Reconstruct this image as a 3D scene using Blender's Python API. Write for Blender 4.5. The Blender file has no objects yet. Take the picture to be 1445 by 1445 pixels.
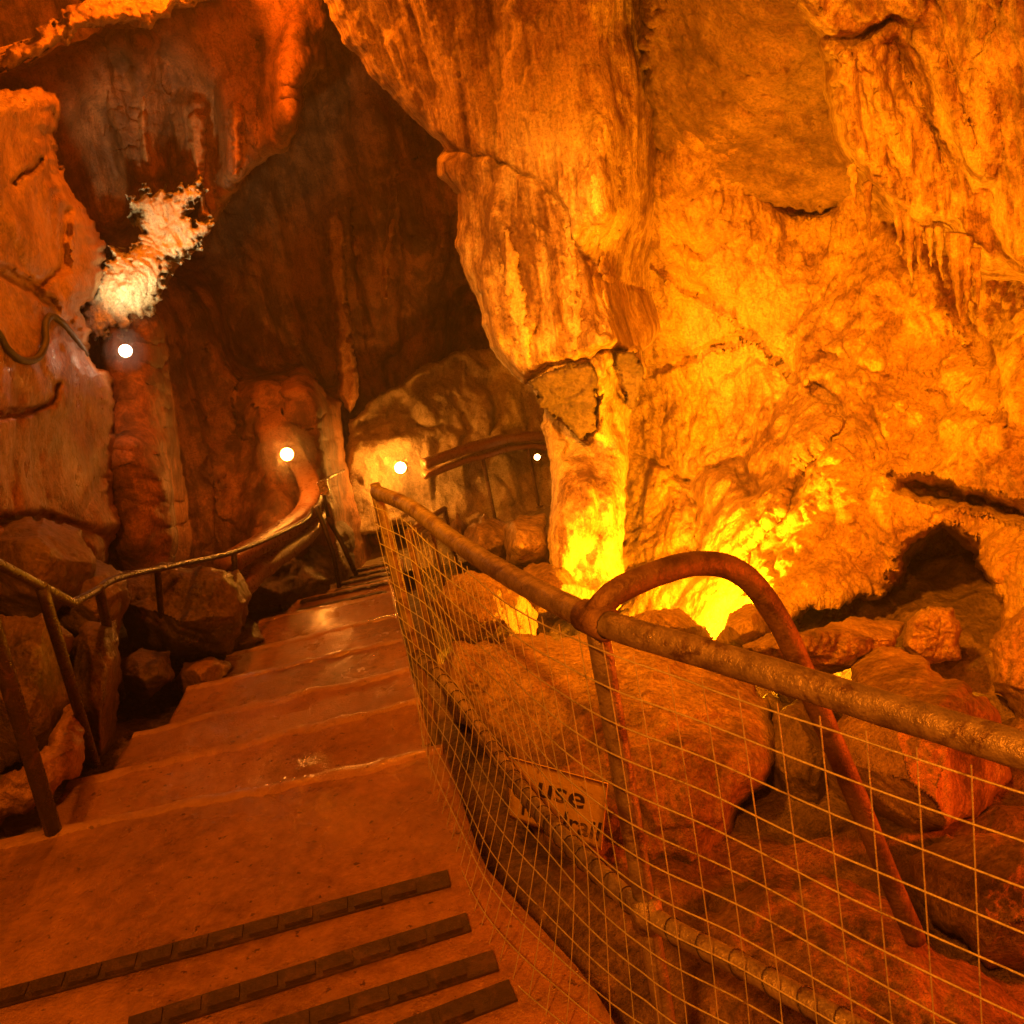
import bpy, math, random
import numpy as np
random.seed(4)
sc = bpy.context.scene
COL = sc.collection
V3 = lambda *a: np.array(a, float)

# ------------------------------------------------------------------ camera
TH, PH, F = math.radians(11), math.radians(18), 1445.0
_r0 = V3(1, 0, 0); _u0 = V3(0, math.sin(PH), math.cos(PH)); FW = V3(0, math.cos(PH), -math.sin(PH))
RI = math.cos(TH) * _r0 - math.sin(TH) * _u0
UP = math.sin(TH) * _r0 + math.cos(TH) * _u0
def ray(px, py):
    px = np.asarray(px, float)[..., None]; py = np.asarray(py, float)[..., None]
    return FW + RI * (px - 722.5) / F + UP * (722.5 - py) / F
def P(px, py, d): return ray(px, py) * d          # a point seen at (px,py), d metres ahead
def at_y(px, py, y):
    r = ray(px, py); return r * (y / r[1])
from mathutils import Matrix
cam = bpy.data.cameras.new('camera'); cam.sensor_width = 36; cam.lens = 36.0
cam.clip_start = 0.02; cam.clip_end = 200
co = bpy.data.objects.new('camera', cam); COL.objects.link(co)
m = Matrix.Identity(4)
for i in range(3):
    m[i][0], m[i][1], m[i][2] = RI[i], UP[i], -FW[i]
co.matrix_world = m
sc.camera = co

# ------------------------------------------------------------------ noise
_G = np.array([[1,1,0],[-1,1,0],[1,-1,0],[-1,-1,0],[1,0,1],[-1,0,1],[1,0,-1],[-1,0,-1],
               [0,1,1],[0,-1,1],[0,1,-1],[0,-1,-1],[1,1,0],[-1,1,0],[0,-1,1],[0,-1,-1]], float)
_rs = np.random.RandomState(11); _PM = _rs.permutation(256); _PM = np.concatenate([_PM, _PM, _PM])
def perlin(p):
    i = np.floor(p).astype(int); f = p - i; i &= 255
    u = f * f * f * (f * (f * 6 - 15) + 10)
    out = 0
    for dx in (0, 1):
        for dy in (0, 1):
            for dz in (0, 1):
                h = _PM[_PM[_PM[(i[..., 0] + dx) & 255] + ((i[..., 1] + dy) & 255)] + ((i[..., 2] + dz) & 255)] & 15
                g = _G[h]
                d = g[..., 0] * (f[..., 0] - dx) + g[..., 1] * (f[..., 1] - dy) + g[..., 2] * (f[..., 2] - dz)
                w = (u[..., 0] if dx else 1 - u[..., 0]) * (u[..., 1] if dy else 1 - u[..., 1]) * (u[..., 2] if dz else 1 - u[..., 2])
                out = out + w * d
    return out
def fbm(p, o=4, gain=.5):
    r, a = 0, 1.0
    for k in range(o):
        r = r + a * perlin(p * 2.0 ** k + 17.3 * k); a *= gain
    return r
def ridged(p, o=4, gain=.5):
    r, a = 0, 1.0
    for k in range(o):
        r = r + a * (1 - 2.2 * np.abs(perlin(p * 2.0 ** k + 9.7 * k))); a *= gain
    return r
def billow(p, o=3, gain=.5):
    r, a = 0, 1.0
    for k in range(o):
        r = r + a * np.abs(perlin(p * 2.0 ** k + 5.1 * k)) * 2; a *= gain
    return r
def chunk(p, o=1, gain=.5):
    tot, a = 0, 1.0
    for k in range(o):
        q = p * 2.2 ** k + 7.9 * k; q = q + .35 * fbm(q * .9, 2)[..., None] * V3(1, -.8, .6); c = np.floor(q).astype(int); sh = q.shape[:-1]
        f1 = np.full(sh, 1e9); f2 = np.full(sh, 1e9); val = np.zeros(sh)
        for dx in (-1, 0, 1):
            for dy in (-1, 0, 1):
                for dz in (-1, 0, 1):
                    ci = (c + V3(dx, dy, dz).astype(int)); cc = ci & 255
                    h = _PM[_PM[_PM[cc[..., 0]] + cc[..., 1]] + cc[..., 2]]; h2 = _PM[h + 37]; h3 = _PM[h2 + 91]; h4 = _PM[h3 + 13]
                    r = q - (ci + np.stack([h, h2, h3], -1) / 255.0); d = (r * r).sum(-1)
                    g = np.stack([_PM[h4 + 3], _PM[h4 + 77], _PM[h4 + 141]], -1) / 127.5 - 1
                    v = (g * r).sum(-1) * .8 + (h4 / 255.0 - .5) * .7
                    nw = d < f1; f2 = np.where(nw, f1, np.minimum(f2, d)); val = np.where(nw, v, val); f1 = np.where(nw, d, f1)
        gap = np.sqrt(f2) - np.sqrt(f1)
        tot = tot + a * (val * sstep(0, .22, gap) - .22 * np.exp(-(gap / .09) ** 2)); a *= gain
    return tot
def noise(kind, p, o):
    return {'chunk': chunk, 'fbm': fbm, 'ridge': ridged, 'billow': billow}[kind](p, o)
def sstep(a, b, x):
    t = np.clip((x - a) / (b - a), 0, 1); return t * t * (3 - 2 * t)

# ------------------------------------------------------------------ object helpers
def tag(o, label=None, cat=None, group=None, kind=None):
    if label: o['label'] = label
    if cat: o['category'] = cat
    if group: o['group'] = group
    if kind: o['kind'] = kind
    return o
def link(name, verts, faces, mat, parent=None, smooth=True, origin=True):
    verts = np.asarray(verts, float)
    loc = np.zeros(3)
    if origin and parent is None and len(verts):
        lo, hi = verts.min(0), verts.max(0); loc = V3((lo[0] + hi[0]) / 2, (lo[1] + hi[1]) / 2, lo[2])
    if parent is not None:
        loc = np.zeros(3); verts = verts - np.array(parent['_o'])
    me = bpy.data.meshes.new(name)
    me.from_pydata((verts - loc).tolist(), [], faces if isinstance(faces, list) else faces.tolist()); me.update()
    if smooth: me.polygons.foreach_set('use_smooth', [True] * len(me.polygons))
    me.materials.append(mat)
    o = bpy.data.objects.new(name, me); COL.objects.link(o)
    o.location = loc
    if parent is not None: o.parent = parent
    o['_o'] = [float(x) for x in (loc if parent is None else np.array(parent['_o']))]
    return o
def empty(name, loc, label, cat, group=None):
    o = bpy.data.objects.new(name, None); COL.objects.link(o); o.location = loc
    o['_o'] = [float(x) for x in loc]; o.empty_display_size = .1
    return tag(o, label, cat, group)
class MB:
    def __init__(s): s.v = []; s.f = []
    def add(s, v, f):
        n = len(s.v); s.v += [list(map(float, q)) for q in v]; s.f += [[n + i for i in q] for q in f]; return s
    def box(s, c, size, ax=None):
        ax = np.eye(3) if ax is None else np.array(ax); c = np.array(c, float); v = []
        for i in (-1, 1):
            for j in (-1, 1):
                for k in (-1, 1):
                    v.append(c + ax[0] * i * size[0] / 2 + ax[1] * j * size[1] / 2 + ax[2] * k * size[2] / 2)
        return s.add(v, [(0, 1, 3, 2), (4, 6, 7, 5), (0, 4, 5, 1), (2, 3, 7, 6), (0, 2, 6, 4), (1, 5, 7, 3)])
    def tube(s, pts, r, n=10, rough=0.0, caps=True):
        pts = np.asarray(pts, float); t = np.gradient(pts, axis=0); t /= np.linalg.norm(t, axis=1)[:, None] + 1e-12
        a = np.cross(t[0], V3(0.1, 0.2, 1)); a /= np.linalg.norm(a); v = []
        r = np.broadcast_to(r, (len(pts),))
        for i in range(len(pts)):
            a = a - t[i] * (a @ t[i]); a /= np.linalg.norm(a); b = np.cross(t[i], a)
            for k in range(n):
                g = 2 * math.pi * k / n
                v.append(pts[i] + (a * math.cos(g) + b * math.sin(g)) * r[i])
        v = np.array(v)
        if rough:
            c = np.repeat(pts, n, 0); v = c + (v - c) * (1 + rough * fbm(v * 45, 3)[:, None])
        f = []
        for i in range(len(pts) - 1):
            for k in range(n):
                f.append((i * n + k, i * n + (k + 1) % n, (i + 1) * n + (k + 1) % n, (i + 1) * n + k))
        if caps:
            f.append(tuple(range(n - 1, -1, -1))); f.append(tuple((len(pts) - 1) * n + k for k in range(n)))
        return s.add(v, f)
    def lathe(s, c, axis, prof, n=18):
        axis = np.array(axis, float); axis /= np.linalg.norm(axis)
        a = np.cross(axis, V3(.3, .9, .1)); a /= np.linalg.norm(a); b = np.cross(axis, a); v = []
        for h, r in prof:
            for k in range(n):
                g = 2 * math.pi * k / n; v.append(np.array(c) + axis * h + (a * math.cos(g) + b * math.sin(g)) * max(r, 1e-4))
        f = [(i * n + k, i * n + (k + 1) % n, (i + 1) * n + (k + 1) % n, (i + 1) * n + k) for i in range(len(prof) - 1) for k in range(n)]
        return s.add(v, f)
    def build(s, name, mat, parent=None, smooth=True): return link(name, s.v, s.f, mat, parent, smooth)
def spline(pts, n=12):
    pts = np.asarray(pts, float); q = np.vstack([2 * pts[0] - pts[1], pts, 2 * pts[-1] - pts[-2]]); out = []
    for i in range(1, len(q) - 2):
        for k in range(n):
            t = k / n
            out.append(.5 * (2 * q[i] + (q[i + 1] - q[i - 1]) * t + (2 * q[i - 1] - 5 * q[i] + 4 * q[i + 1] - q[i + 2]) * t * t
                             + (3 * q[i] - q[i - 1] - 3 * q[i + 1] + q[i + 2]) * t ** 3))
    out.append(pts[-1]); return np.array(out)
def resample(pts, step):
    d = np.r_[0, np.cumsum(np.linalg.norm(np.diff(pts, axis=0), axis=1))]
    s = np.linspace(0, d[-1], max(2, int(d[-1] / step) + 1))
    return np.stack([np.interp(s, d, pts[:, i]) for i in range(3)], 1)

# ------------------------------------------------------------------ materials
class NT:
    def __init__(s, name):
        s.m = bpy.data.materials.new(name); s.m.use_nodes = True; s.t = s.m.node_tree; s.n = s.t.nodes; s.l = s.t.links
        s.b = s.n['Principled BSDF']; s.pos = s.n.new('ShaderNodeNewGeometry').outputs['Position']
    def mapping(s, scale):
        q = s.n.new('ShaderNodeMapping'); q.inputs['Scale'].default_value = scale; s.l.new(s.pos, q.inputs[0]); return q.outputs[0]
    def noise(s, scale, vec=None, detail=5, rough=.6, dist=0.0):
        q = s.n.new('ShaderNodeTexNoise'); q.inputs['Scale'].default_value = scale; q.inputs['Detail'].default_value = detail
        q.inputs['Roughness'].default_value = rough; q.inputs['Distortion'].default_value = dist
        s.l.new(vec if vec is not None else s.pos, q.inputs['Vector']); return q.outputs['Fac']
    def voro(s, scale, vec=None, feature='F1'):
        q = s.n.new('ShaderNodeTexVoronoi'); q.feature = feature; q.inputs['Scale'].default_value = scale
        s.l.new(vec if vec is not None else s.pos, q.inputs['Vector']); return q.outputs['Distance']
    def ramp(s, fac, stops):
        q = s.n.new('ShaderNodeValToRGB'); e = q.color_ramp.elements
        while len(e) > 1: e.remove(e[-1])
        e[0].position = stops[0][0]; e[0].color = (*stops[0][1], 1)
        for p_, c in stops[1:]:
            k = e.new(p_); k.color = (*c, 1)
        s.l.new(fac, q.inputs[0]); return q.outputs[0]
    def mix(s, fac, a, b, mode='MIX'):
        q = s.n.new('ShaderNodeMix'); q.data_type = 'RGBA'; q.blend_type = mode
        for sock, val in ((q.inputs[0], fac), (q.inputs[6], a), (q.inputs[7], b)):
            if isinstance(val, (int, float)): sock.default_value = val
            elif isinstance(val, tuple): sock.default_value = (*val, 1)
            else: s.l.new(val, sock)
        return q.outputs[2]
    def math(s, op, a, b=0.0):
        q = s.n.new('ShaderNodeMath'); q.operation = op
        for i, val in enumerate((a, b)):
            if isinstance(val, (int, float)): q.inputs[i].default_value = val
            else: s.l.new(val, q.inputs[i])
        return q.outputs[0]
    def bump(s, h, strength, dist, prev=None):
        q = s.n.new('ShaderNodeBump'); q.inputs['Strength'].default_value = strength; q.inputs['Distance'].default_value = dist
        s.l.new(h, q.inputs['Height'])
        if prev is not None: s.l.new(prev, q.inputs['Normal'])
        return q.outputs[0]
    def done(s, col=None, rough=None, nrm=None, metal=0.0, spec=.5):
        for k, val in (('Base Color', col), ('Roughness', rough), ('Normal', nrm)):
            if val is None: continue
            if isinstance(val, (int, float)): s.b.inputs[k].default_value = val
            elif isinstance(val, tuple): s.b.inputs[k].default_value = (*val, 1)
            else: s.l.new(val, s.b.inputs[k])
        s.b.inputs['Metallic'].default_value = metal; s.b.inputs['Specular IOR Level'].default_value = spec
        return s.m
G3 = lambda v: (v, v, v)
def rock_mat(name, dark, mid, light, streak=.6, rlo=.38, rhi=.8, fine=1.0, stain=.5, spec=.5):
    t = NT(name)
    big = t.noise(1.1, None, 5, .6, .6)
    med = t.noise(5.5, None, 6, .65, .4)
    st = t.noise(1.0, t.mapping((9, 9, .8)), 6, .66, .15)
    st2 = t.noise(1.0, t.mapping((38, 38, 2.2)), 4, .65, .1)
    f = t.math('ADD', t.math('MULTIPLY', big, .42), t.math('MULTIPLY', med, .28))
    f = t.math('ADD', f, t.math('MULTIPLY', st, .30 * streak + .001))
    f = t.math('ADD', f, t.math('MULTIPLY', t.noise(30, None, 4, .7), .30 * (1 - streak)))   # weights always sum to one
    c = t.ramp(f, [(.40, dark), (.475, mid), (.54, light), (.62, tuple(min(1, x * 1.15) for x in light))])
    c = t.mix(t.math('MULTIPLY', t.ramp(st2, [(.38, G3(0)), (.62, G3(1))]), .35 * streak), c, t.mix(.5, c, dark))
    c = t.mix(.75, c, t.ramp(t.noise(70, None, 5, .75), [(.36, G3(.45)), (.5, G3(.95)), (.64, G3(1.25))]), 'MULTIPLY')
    spots = t.ramp(t.noise(7.0, t.mapping((1, 1, .45)), 7, .75, 1.0), [(.56, G3(0)), (.66, G3(1))])
    c = t.mix(t.math('MULTIPLY', spots, stain), c, tuple(x * .38 for x in dark))
    n1 = t.bump(t.noise(9, None, 7, .72, .3), .75 * fine, .06)
    n2 = t.bump(t.noise(48, None, 5, .7), .5 * fine, .012, n1)
    n3 = t.bump(st2, min(1, .35 * streak * fine), .02, n2)
    n3 = t.bump(t.voro(24, t.mapping((1, 1, .8))), .30 * fine, .014, n3)
    r = t.ramp(t.noise(3.2, None, 6, .7), [(.35, G3(rlo)), (.65, G3(rhi))])
    return t.done(c, r, n3, 0, spec)
M = {}
M['wall_right'] = rock_mat('ochre_limestone', (.20, .095, .03), (.44, .27, .10), (.66, .46, .17), .35, .32, .75, 1.35, .3)
M['curtain'] = rock_mat('flowstone', (.15, .07, .03), (.44, .28, .13), (.78, .60, .34), 1.5, .33, .7, 1.15, .5)
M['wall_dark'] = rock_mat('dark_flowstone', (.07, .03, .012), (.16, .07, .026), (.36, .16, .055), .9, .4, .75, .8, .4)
M['wall_left'] = rock_mat('brown_limestone', (.12, .055, .022), (.25, .125, .05), (.36, .20, .085), .12, .25, .7, .9, .45)
M['boulder'] = rock_mat('boulder_limestone', (.10, .05, .025), (.27, .155, .075), (.44, .28, .14), .1, .35, .75, 1.5, .4)
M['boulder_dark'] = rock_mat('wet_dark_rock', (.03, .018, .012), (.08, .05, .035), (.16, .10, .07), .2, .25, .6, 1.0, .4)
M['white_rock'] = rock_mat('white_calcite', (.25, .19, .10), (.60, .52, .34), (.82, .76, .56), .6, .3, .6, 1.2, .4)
M['ground'] = rock_mat('cave_earth', (.06, .035, .022), (.16, .10, .065), (.26, .17, .11), .1, .4, .85, 1.2, .3)
def concrete(name, a, b, wet=.5):
    t = NT(name)
    c = t.ramp(t.math('ADD', t.math('MULTIPLY', t.noise(2.2, None, 6, .65, .4), .6), t.math('MULTIPLY', t.noise(26, None, 5, .7), .4)), [(.36, a), (.62, b)])
    c = t.mix(t.ramp(t.noise(38, None, 3, .6), [(.64, G3(0)), (.70, G3(.8))]), c, tuple(x * .35 for x in a))
    n = t.bump(t.noise(16, None, 6, .7), .4, .02); n = t.bump(t.noise(110, None, 4, .75), .9, .009, n)
    r = t.ramp(t.noise(1.7, None, 5, .6, .3), [(.42, G3(.12)), (.55, G3(.34)), (.66, G3(.55))])
    film = t.ramp(t.noise(1.3, None, 4, .55, .4), [(.50, G3(.06)), (.60, G3(.9))])
    sx = t.n.new('ShaderNodeSeparateXYZ'); t.l.new(t.pos, sx.inputs[0]); mr = t.n.new('ShaderNodeMapRange'); mr.inputs[1].default_value = 2.1; mr.inputs[2].default_value = 3.2; mr.inputs[3].default_value = .12
    t.l.new(sx.outputs[1], mr.inputs[0]); film = t.math('MULTIPLY', film, mr.outputs[0])          # the lower steps are the wet ones
    t.l.new(film, t.b.inputs['Coat Weight']); t.b.inputs['Coat Roughness'].default_value = .11
    t.l.new(t.bump(t.noise(34, None, 4, .7), .38, .008), t.b.inputs['Coat Normal'])
    return t.done(c, r, n, 0, wet)
M['concrete'] = concrete('wet_concrete', (.14, .065, .026), (.40, .21, .09))
M['platform'] = concrete('damp_concrete', (.18, .14, .08), (.32, .25, .15))
def metal(name, a, b, rust, amount, rough=(.35, .65), met=.75):
    t = NT(name)
    c = t.ramp(t.noise(22, None, 6, .7), [(.35, a), (.65, b)])
    c = t.mix(t.ramp(t.noise(13, None, 7, .75, .6), [(.62 - amount * .3, G3(0)), (.70 - amount * .2, G3(1))]), c, rust)
    n = t.bump(t.noise(120, None, 4, .7), .5, .004); n = t.bump(t.noise(30, None, 5, .7), .35, .01, n)
    r = t.ramp(t.noise(40, None, 4, .7), [(.3, G3(rough[0])), (.7, G3(rough[1]))])
    return t.done(c, r, n, met, .5)
M['pipe'] = metal('weathered_galvanised_steel', (.15, .12, .11), (.33, .28, .26), (.09, .05, .035), .4, (.3, .55), .5)
M['pipe_rust'] = metal('brown_rusty_steel', (.13, .075, .05), (.2, .12, .08), (.07, .035, .022), .5, (.4, .7), .3)
M['wire'] = metal('galvanised_wire', (.34, .335, .33), (.5, .49, .48), (.16, .12, .09), .2, (.4, .6), .25)
M['dark_rail'] = metal('dark_painted_steel', (.02, .013, .01), (.04, .026, .018), (.07, .035, .02), .25, (.22, .4), .2)
M['painted'] = metal('glossy_brown_rail', (.17, .075, .03), (.24, .11, .045), (.16, .07, .04), .1, (.22, .38), .0)
M['black'] = metal('black_rubber', (.012, .01, .009), (.03, .025, .02), (.02, .015, .01), .1, (.5, .7), 0)
M['grip'] = metal('black_grip_tile', (.016, .009, .005), (.042, .024, .013), (.07, .038, .02), .3, (.4, .7), 0)
M['sign'] = metal('yellow_sign_enamel', (.78, .58, .10), (.86, .66, .14), (.26, .15, .05), .12, (.35, .5), 0)
M['ink'] = metal('black_sign_ink', (.03, .022, .012), (.06, .042, .02), (.4, .28, .06), .3, (.4, .6), 0)
M['lamp_body'] = metal('lamp_housing', (.10, .09, .08), (.16, .14, .12), (.1, .06, .03), .1, (.4, .6), .3)
M['silver'] = metal('bright_steel', (.6, .58, .54), (.72, .7, .66), (.3, .2, .15), .05, (.2, .35), .9)
def emit(name, col, s):
    m = bpy.data.materials.new(name); m.use_nodes = True; b = m.node_tree.nodes['Principled BSDF']
    b.inputs['Base Color'].default_value = (.8, .8, .8, 1); b.inputs['Emission Color'].default_value = (*col, 1); b.inputs['Emission Strength'].default_value = s
    return m

# ------------------------------------------------------------------ relief sheets (rock faces with real depth)
def tps(ctrl):
    c = np.array(ctrl, float); X = c[:, :2] / 500.0; n = len(c)
    def U(r2): return np.where(r2 > 1e-12, .5 * r2 * np.log(r2 + 1e-12), 0)
    K = U(((X[:, None] - X[None]) ** 2).sum(-1)) + np.eye(n) * 1e-3; Pm = np.c_[np.ones(n), X]
    A = np.block([[K, Pm], [Pm.T, np.zeros((3, 3))]]); w = np.linalg.solve(A, np.r_[c[:, 2], 0, 0, 0])
    lo, hi = c[:, 2].min(), c[:, 2].max()
    def f(px, py):
        q = np.stack([px, py], -1) / 500.0; r = w[n] + q[..., 0] * w[n + 1] + q[..., 1] * w[n + 2]
        for i in range(n): r = r + w[i] * U(((q - X[i]) ** 2).sum(-1))
        return np.clip(r, lo * .85, hi * 1.12)
    return f
def seg_dist(px, py, pts):
    d = np.full(px.shape, 1e9)
    for (ax, ay), (bx, by) in zip(pts[:-1], pts[1:]):
        vx, vy = bx - ax, by - ay; L = vx * vx + vy * vy + 1e-9
        t = np.clip(((px - ax) * vx + (py - ay) * vy) / L, 0, 1)
        d = np.minimum(d, np.hypot(px - ax - t * vx, py - ay - t * vy))
    return d
def poly_sd(px, py, poly):
    d = seg_dist(px, py, poly + [poly[0]]); ins = np.zeros(px.shape, bool)
    for (ax, ay), (bx, by) in zip(poly, poly[1:] + [poly[0]]):
        c = ((ay > py) != (by > py)) & (px < (bx - ax) * (py - ay) / (by - ay + 1e-12) + ax); ins ^= c
    return np.where(ins, d, -d)
def sheet(name, poly, ctrl, mat, step=4, disp=(), edge=(30, .3), thick=1.0, rough=4, rscale=25, relief=None, facets=0, fdepth=.3, seed=0, cap=True, parent=None):
    rs = np.random.RandomState(seed + 5)
    xs = [p[0] for p in poly]; ys = [p[1] for p in poly]
    gx, gy = np.meshgrid(np.arange(min(xs) - 2 * step, max(xs) + 2 * step, step), np.arange(min(ys) - 2 * step, max(ys) + 2 * step, step))
    gx = gx.astype(float); gy = gy.astype(float)
    sd = poly_sd(gx, gy, poly)
    q = np.stack([gx / rscale, gy / rscale, np.full(gx.shape, seed * 3.7)], -1)
    sd = sd + rough * 1.6 * fbm(q, 4, .6)
    g1, g0 = np.gradient(sd, step, step)[::-1], None
    gxx, gyy = g1[0], g1[1]; gl = np.maximum(gxx ** 2 + gyy ** 2, .25)
    out = sd < 0
    px = np.where(out, gx - sd * gxx / gl, gx); py = np.where(out, gy - sd * gyy / gl, gy)
    s = np.maximum(sd, 0)
    d = tps(ctrl)(px, py) if len(ctrl) > 3 else np.full(px.shape, ctrl[0][2])
    w, k = edge
    e = np.clip(1 - s / w, 0, 1); d = d + k * (1 - np.sqrt(np.clip(1 - e * e, 0, 1)))
    if facets:
        cx, cy = np.mean(xs), np.mean(ys); sx, sy = (max(xs) - min(xs)) / 2, (max(ys) - min(ys)) / 2
        u, v = (px - cx) / sx, (py - cy) / sy; best = np.full(px.shape, -1e9)
        for i in range(facets):
            a = 2 * math.pi * (i + rs.rand()) / facets; tilt = .25 + .75 * rs.rand(); off = -.42 * tilt + .1 * rs.rand()
            best = np.maximum(best, tilt * (u * math.cos(a) + v * math.sin(a)) + off)
        best = np.maximum(best, -.05 + .1 * u - .12 * v)
        d = d + fdepth * best
    if relief is not None: d = d + relief(px, py)
    pos = ray(px, py) * d[..., None]
    sl_ = np.hypot(*np.gradient(d, step)) * F / d; att = 1 / (1 + (sl_ / 3.0) ** 2)
    for di, (amp, fr, kind, o) in enumerate(disp):
        du = np.gradient(pos, axis=1); dv = np.gradient(pos, axis=0); nn = np.cross(dv, du)
        nn /= np.linalg.norm(nn, axis=-1)[..., None] + 1e-12
        flip = (nn * pos).sum(-1) > 0; nn[flip] *= -1
        # keep mostly towards the viewer so outlines stay
        vv = -pos / np.linalg.norm(pos, axis=-1)[..., None]; nn = .25 * nn + .75 * vv
        h = noise(kind, pos * np.array(fr) + seed * 1.37, o)
        fade = .15 + .85 * np.clip(s / max(12, w * .8), 0, 1)
        pos = pos + nn * (amp * h * fade * (att if di else 1))[..., None]
    H, W = px.shape; idx = np.arange(H * W).reshape(H, W)
    keep = (np.maximum(np.maximum(sd[:-1, :-1], sd[1:, :-1]), np.maximum(sd[:-1, 1:], sd[1:, 1:])) > 0)
    quads = np.stack([idx[:-1, :-1], idx[1:, :-1], idx[1:, 1:], idx[:-1, 1:]], -1)[keep]
    used = np.unique(quads); remap = np.full(H * W, -1); remap[used] = np.arange(len(used))
    V = pos.reshape(-1, 3)[used]; Q = remap[quads]
    # boundary
    E = np.concatenate([Q[:, [0, 1]], Q[:, [1, 2]], Q[:, [2, 3]], Q[:, [3, 0]]])
    key = np.sort(E, 1); kk = key[:, 0] * len(V) + key[:, 1]; _, inv, cnt = np.unique(kk, return_inverse=True, return_counts=True)
    B = E[cnt[inv] == 1]; bv = np.unique(B); bm = np.full(len(V), -1); base = len(V)
    rings = 4; newV = [V]; faces = Q.tolist(); cen = V[bv].mean(0)
    prev = np.arange(len(V))
    for r_ in range(1, rings + 1):
        cur = np.full(len(V), -1); cur[bv] = base + (r_ - 1) * len(bv) + np.arange(len(bv))
        t_ = r_ / rings; b0 = V[bv]; dirn = b0 / np.linalg.norm(b0, axis=1)[:, None]
        nv = b0 + dirn * thick * t_
        ax = cen + FW * 0; rel = nv - (cen + dirn.mean(0) * thick * t_)
        nv = nv - rel * (.10 * t_ * t_ if cap else 0)
        nv = nv + .05 * thick * fbm(nv * 3.1, 3)[:, None] * dirn
        newV.append(nv)
        faces += np.stack([prev[B[:, 1]], prev[B[:, 0]], cur[B[:, 0]], cur[B[:, 1]]], 1).tolist(); prev = cur
    if cap:
        newV.append(newV[-1].mean(0)[None]); c = base + rings * len(bv)
        faces += np.stack([prev[B[:, 1]], prev[B[:, 0]], np.full(len(B), c)], 1).tolist()
    return link(name, np.concatenate(newV), faces, mat, parent)
def groove(lines):                          # cracks and ribs: (polyline, depth amount, width px)
    def f(px, py):
        q = np.stack([px / 22, py / 22, px * 0], -1); wx = 5 * fbm(q, 3); wy = 5 * fbm(q + 31, 3); r = 0
        for pts, amp, w in lines:
            r = r + amp * np.exp(-(seg_dist(px + wx, py + wy, pts) / w) ** 2)
        return r
    return f
def pits(regions):                          # deep hollows: (polygon, depth, soft px)
    def f(px, py):
        q = np.stack([px / 30, py / 30, px * 0 + 4], -1); n = 10 * fbm(q, 3); r = 0
        for poly, amp, w in regions: r = r + amp * sstep(-w, w, poly_sd(px, py, poly) + n)
        return r
    return f
def both(*fs): return lambda px, py: sum(f(px, py) for f in fs)

# ------------------------------------------------------------------ cave shell and back wall
def shell():
    nu, nv = 120, 80; V, Fc = [], []
    th = np.linspace(0, 2 * math.pi, nu, endpoint=False); la = np.linspace(-math.pi / 2, math.pi / 2, nv)
    T, L = np.meshgrid(th, la); d = np.stack([np.cos(L) * np.cos(T), np.cos(L) * np.sin(T), np.sin(L)], -1)
    p = d * V3(7.5, 11.5, 8.0) + V3(0, 6.0, -.5); p = p * 1.0 + d * (fbm(p * .5, 5) * .9)[..., None]
    V = p.reshape(-1, 3); idx = np.arange(nu * nv).reshape(nv, nu)
    for j in range(nv - 1):
        for i in range(nu): Fc.append((idx[j, i], idx[j, (i + 1) % nu], idx[j + 1, (i + 1) % nu], idx[j + 1, i]))
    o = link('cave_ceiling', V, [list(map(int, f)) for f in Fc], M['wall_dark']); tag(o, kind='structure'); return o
shell()

rib = [([(470, 300), (480, 420), (492, 560)], -.22, 18), ([(200, 60), (203, 150), (208, 235)], -.10, 14), ([(268, 150), (278, 230), (285, 300)], -.12, 16),
       ([(328, 130), (334, 210), (330, 280)], -.11, 15), ([(520, 180), (530, 330), (545, 480)], -.25, 26), ([(590, 260), (600, 480)], -.2, 30),
       ([(290, 400), (300, 520), (310, 650)], -.25, 30), ([(430, 480), (425, 580)], -.22, 14), ([(390, 320), (385, 460)], -.3, 30), ([(412, 600), (405, 660), (400, 760)], -1.30, 85), ([(182, 470), (185, 540), (190, 640), (190, 760)], -2.40, 70)]  # last two are buttresses added behind the lamps to catch their glow
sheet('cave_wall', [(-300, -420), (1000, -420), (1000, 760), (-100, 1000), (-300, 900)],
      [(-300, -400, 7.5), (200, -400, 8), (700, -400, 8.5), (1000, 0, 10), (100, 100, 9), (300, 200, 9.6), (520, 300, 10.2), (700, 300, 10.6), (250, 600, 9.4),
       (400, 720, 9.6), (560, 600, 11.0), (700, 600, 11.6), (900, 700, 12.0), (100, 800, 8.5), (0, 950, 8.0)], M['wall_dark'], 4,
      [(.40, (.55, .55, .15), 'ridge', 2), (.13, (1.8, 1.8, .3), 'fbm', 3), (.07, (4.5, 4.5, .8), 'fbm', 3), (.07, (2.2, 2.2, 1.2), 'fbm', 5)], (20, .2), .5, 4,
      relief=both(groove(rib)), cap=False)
bpy.data.objects['cave_wall']['kind'] = 'structure'
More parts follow.
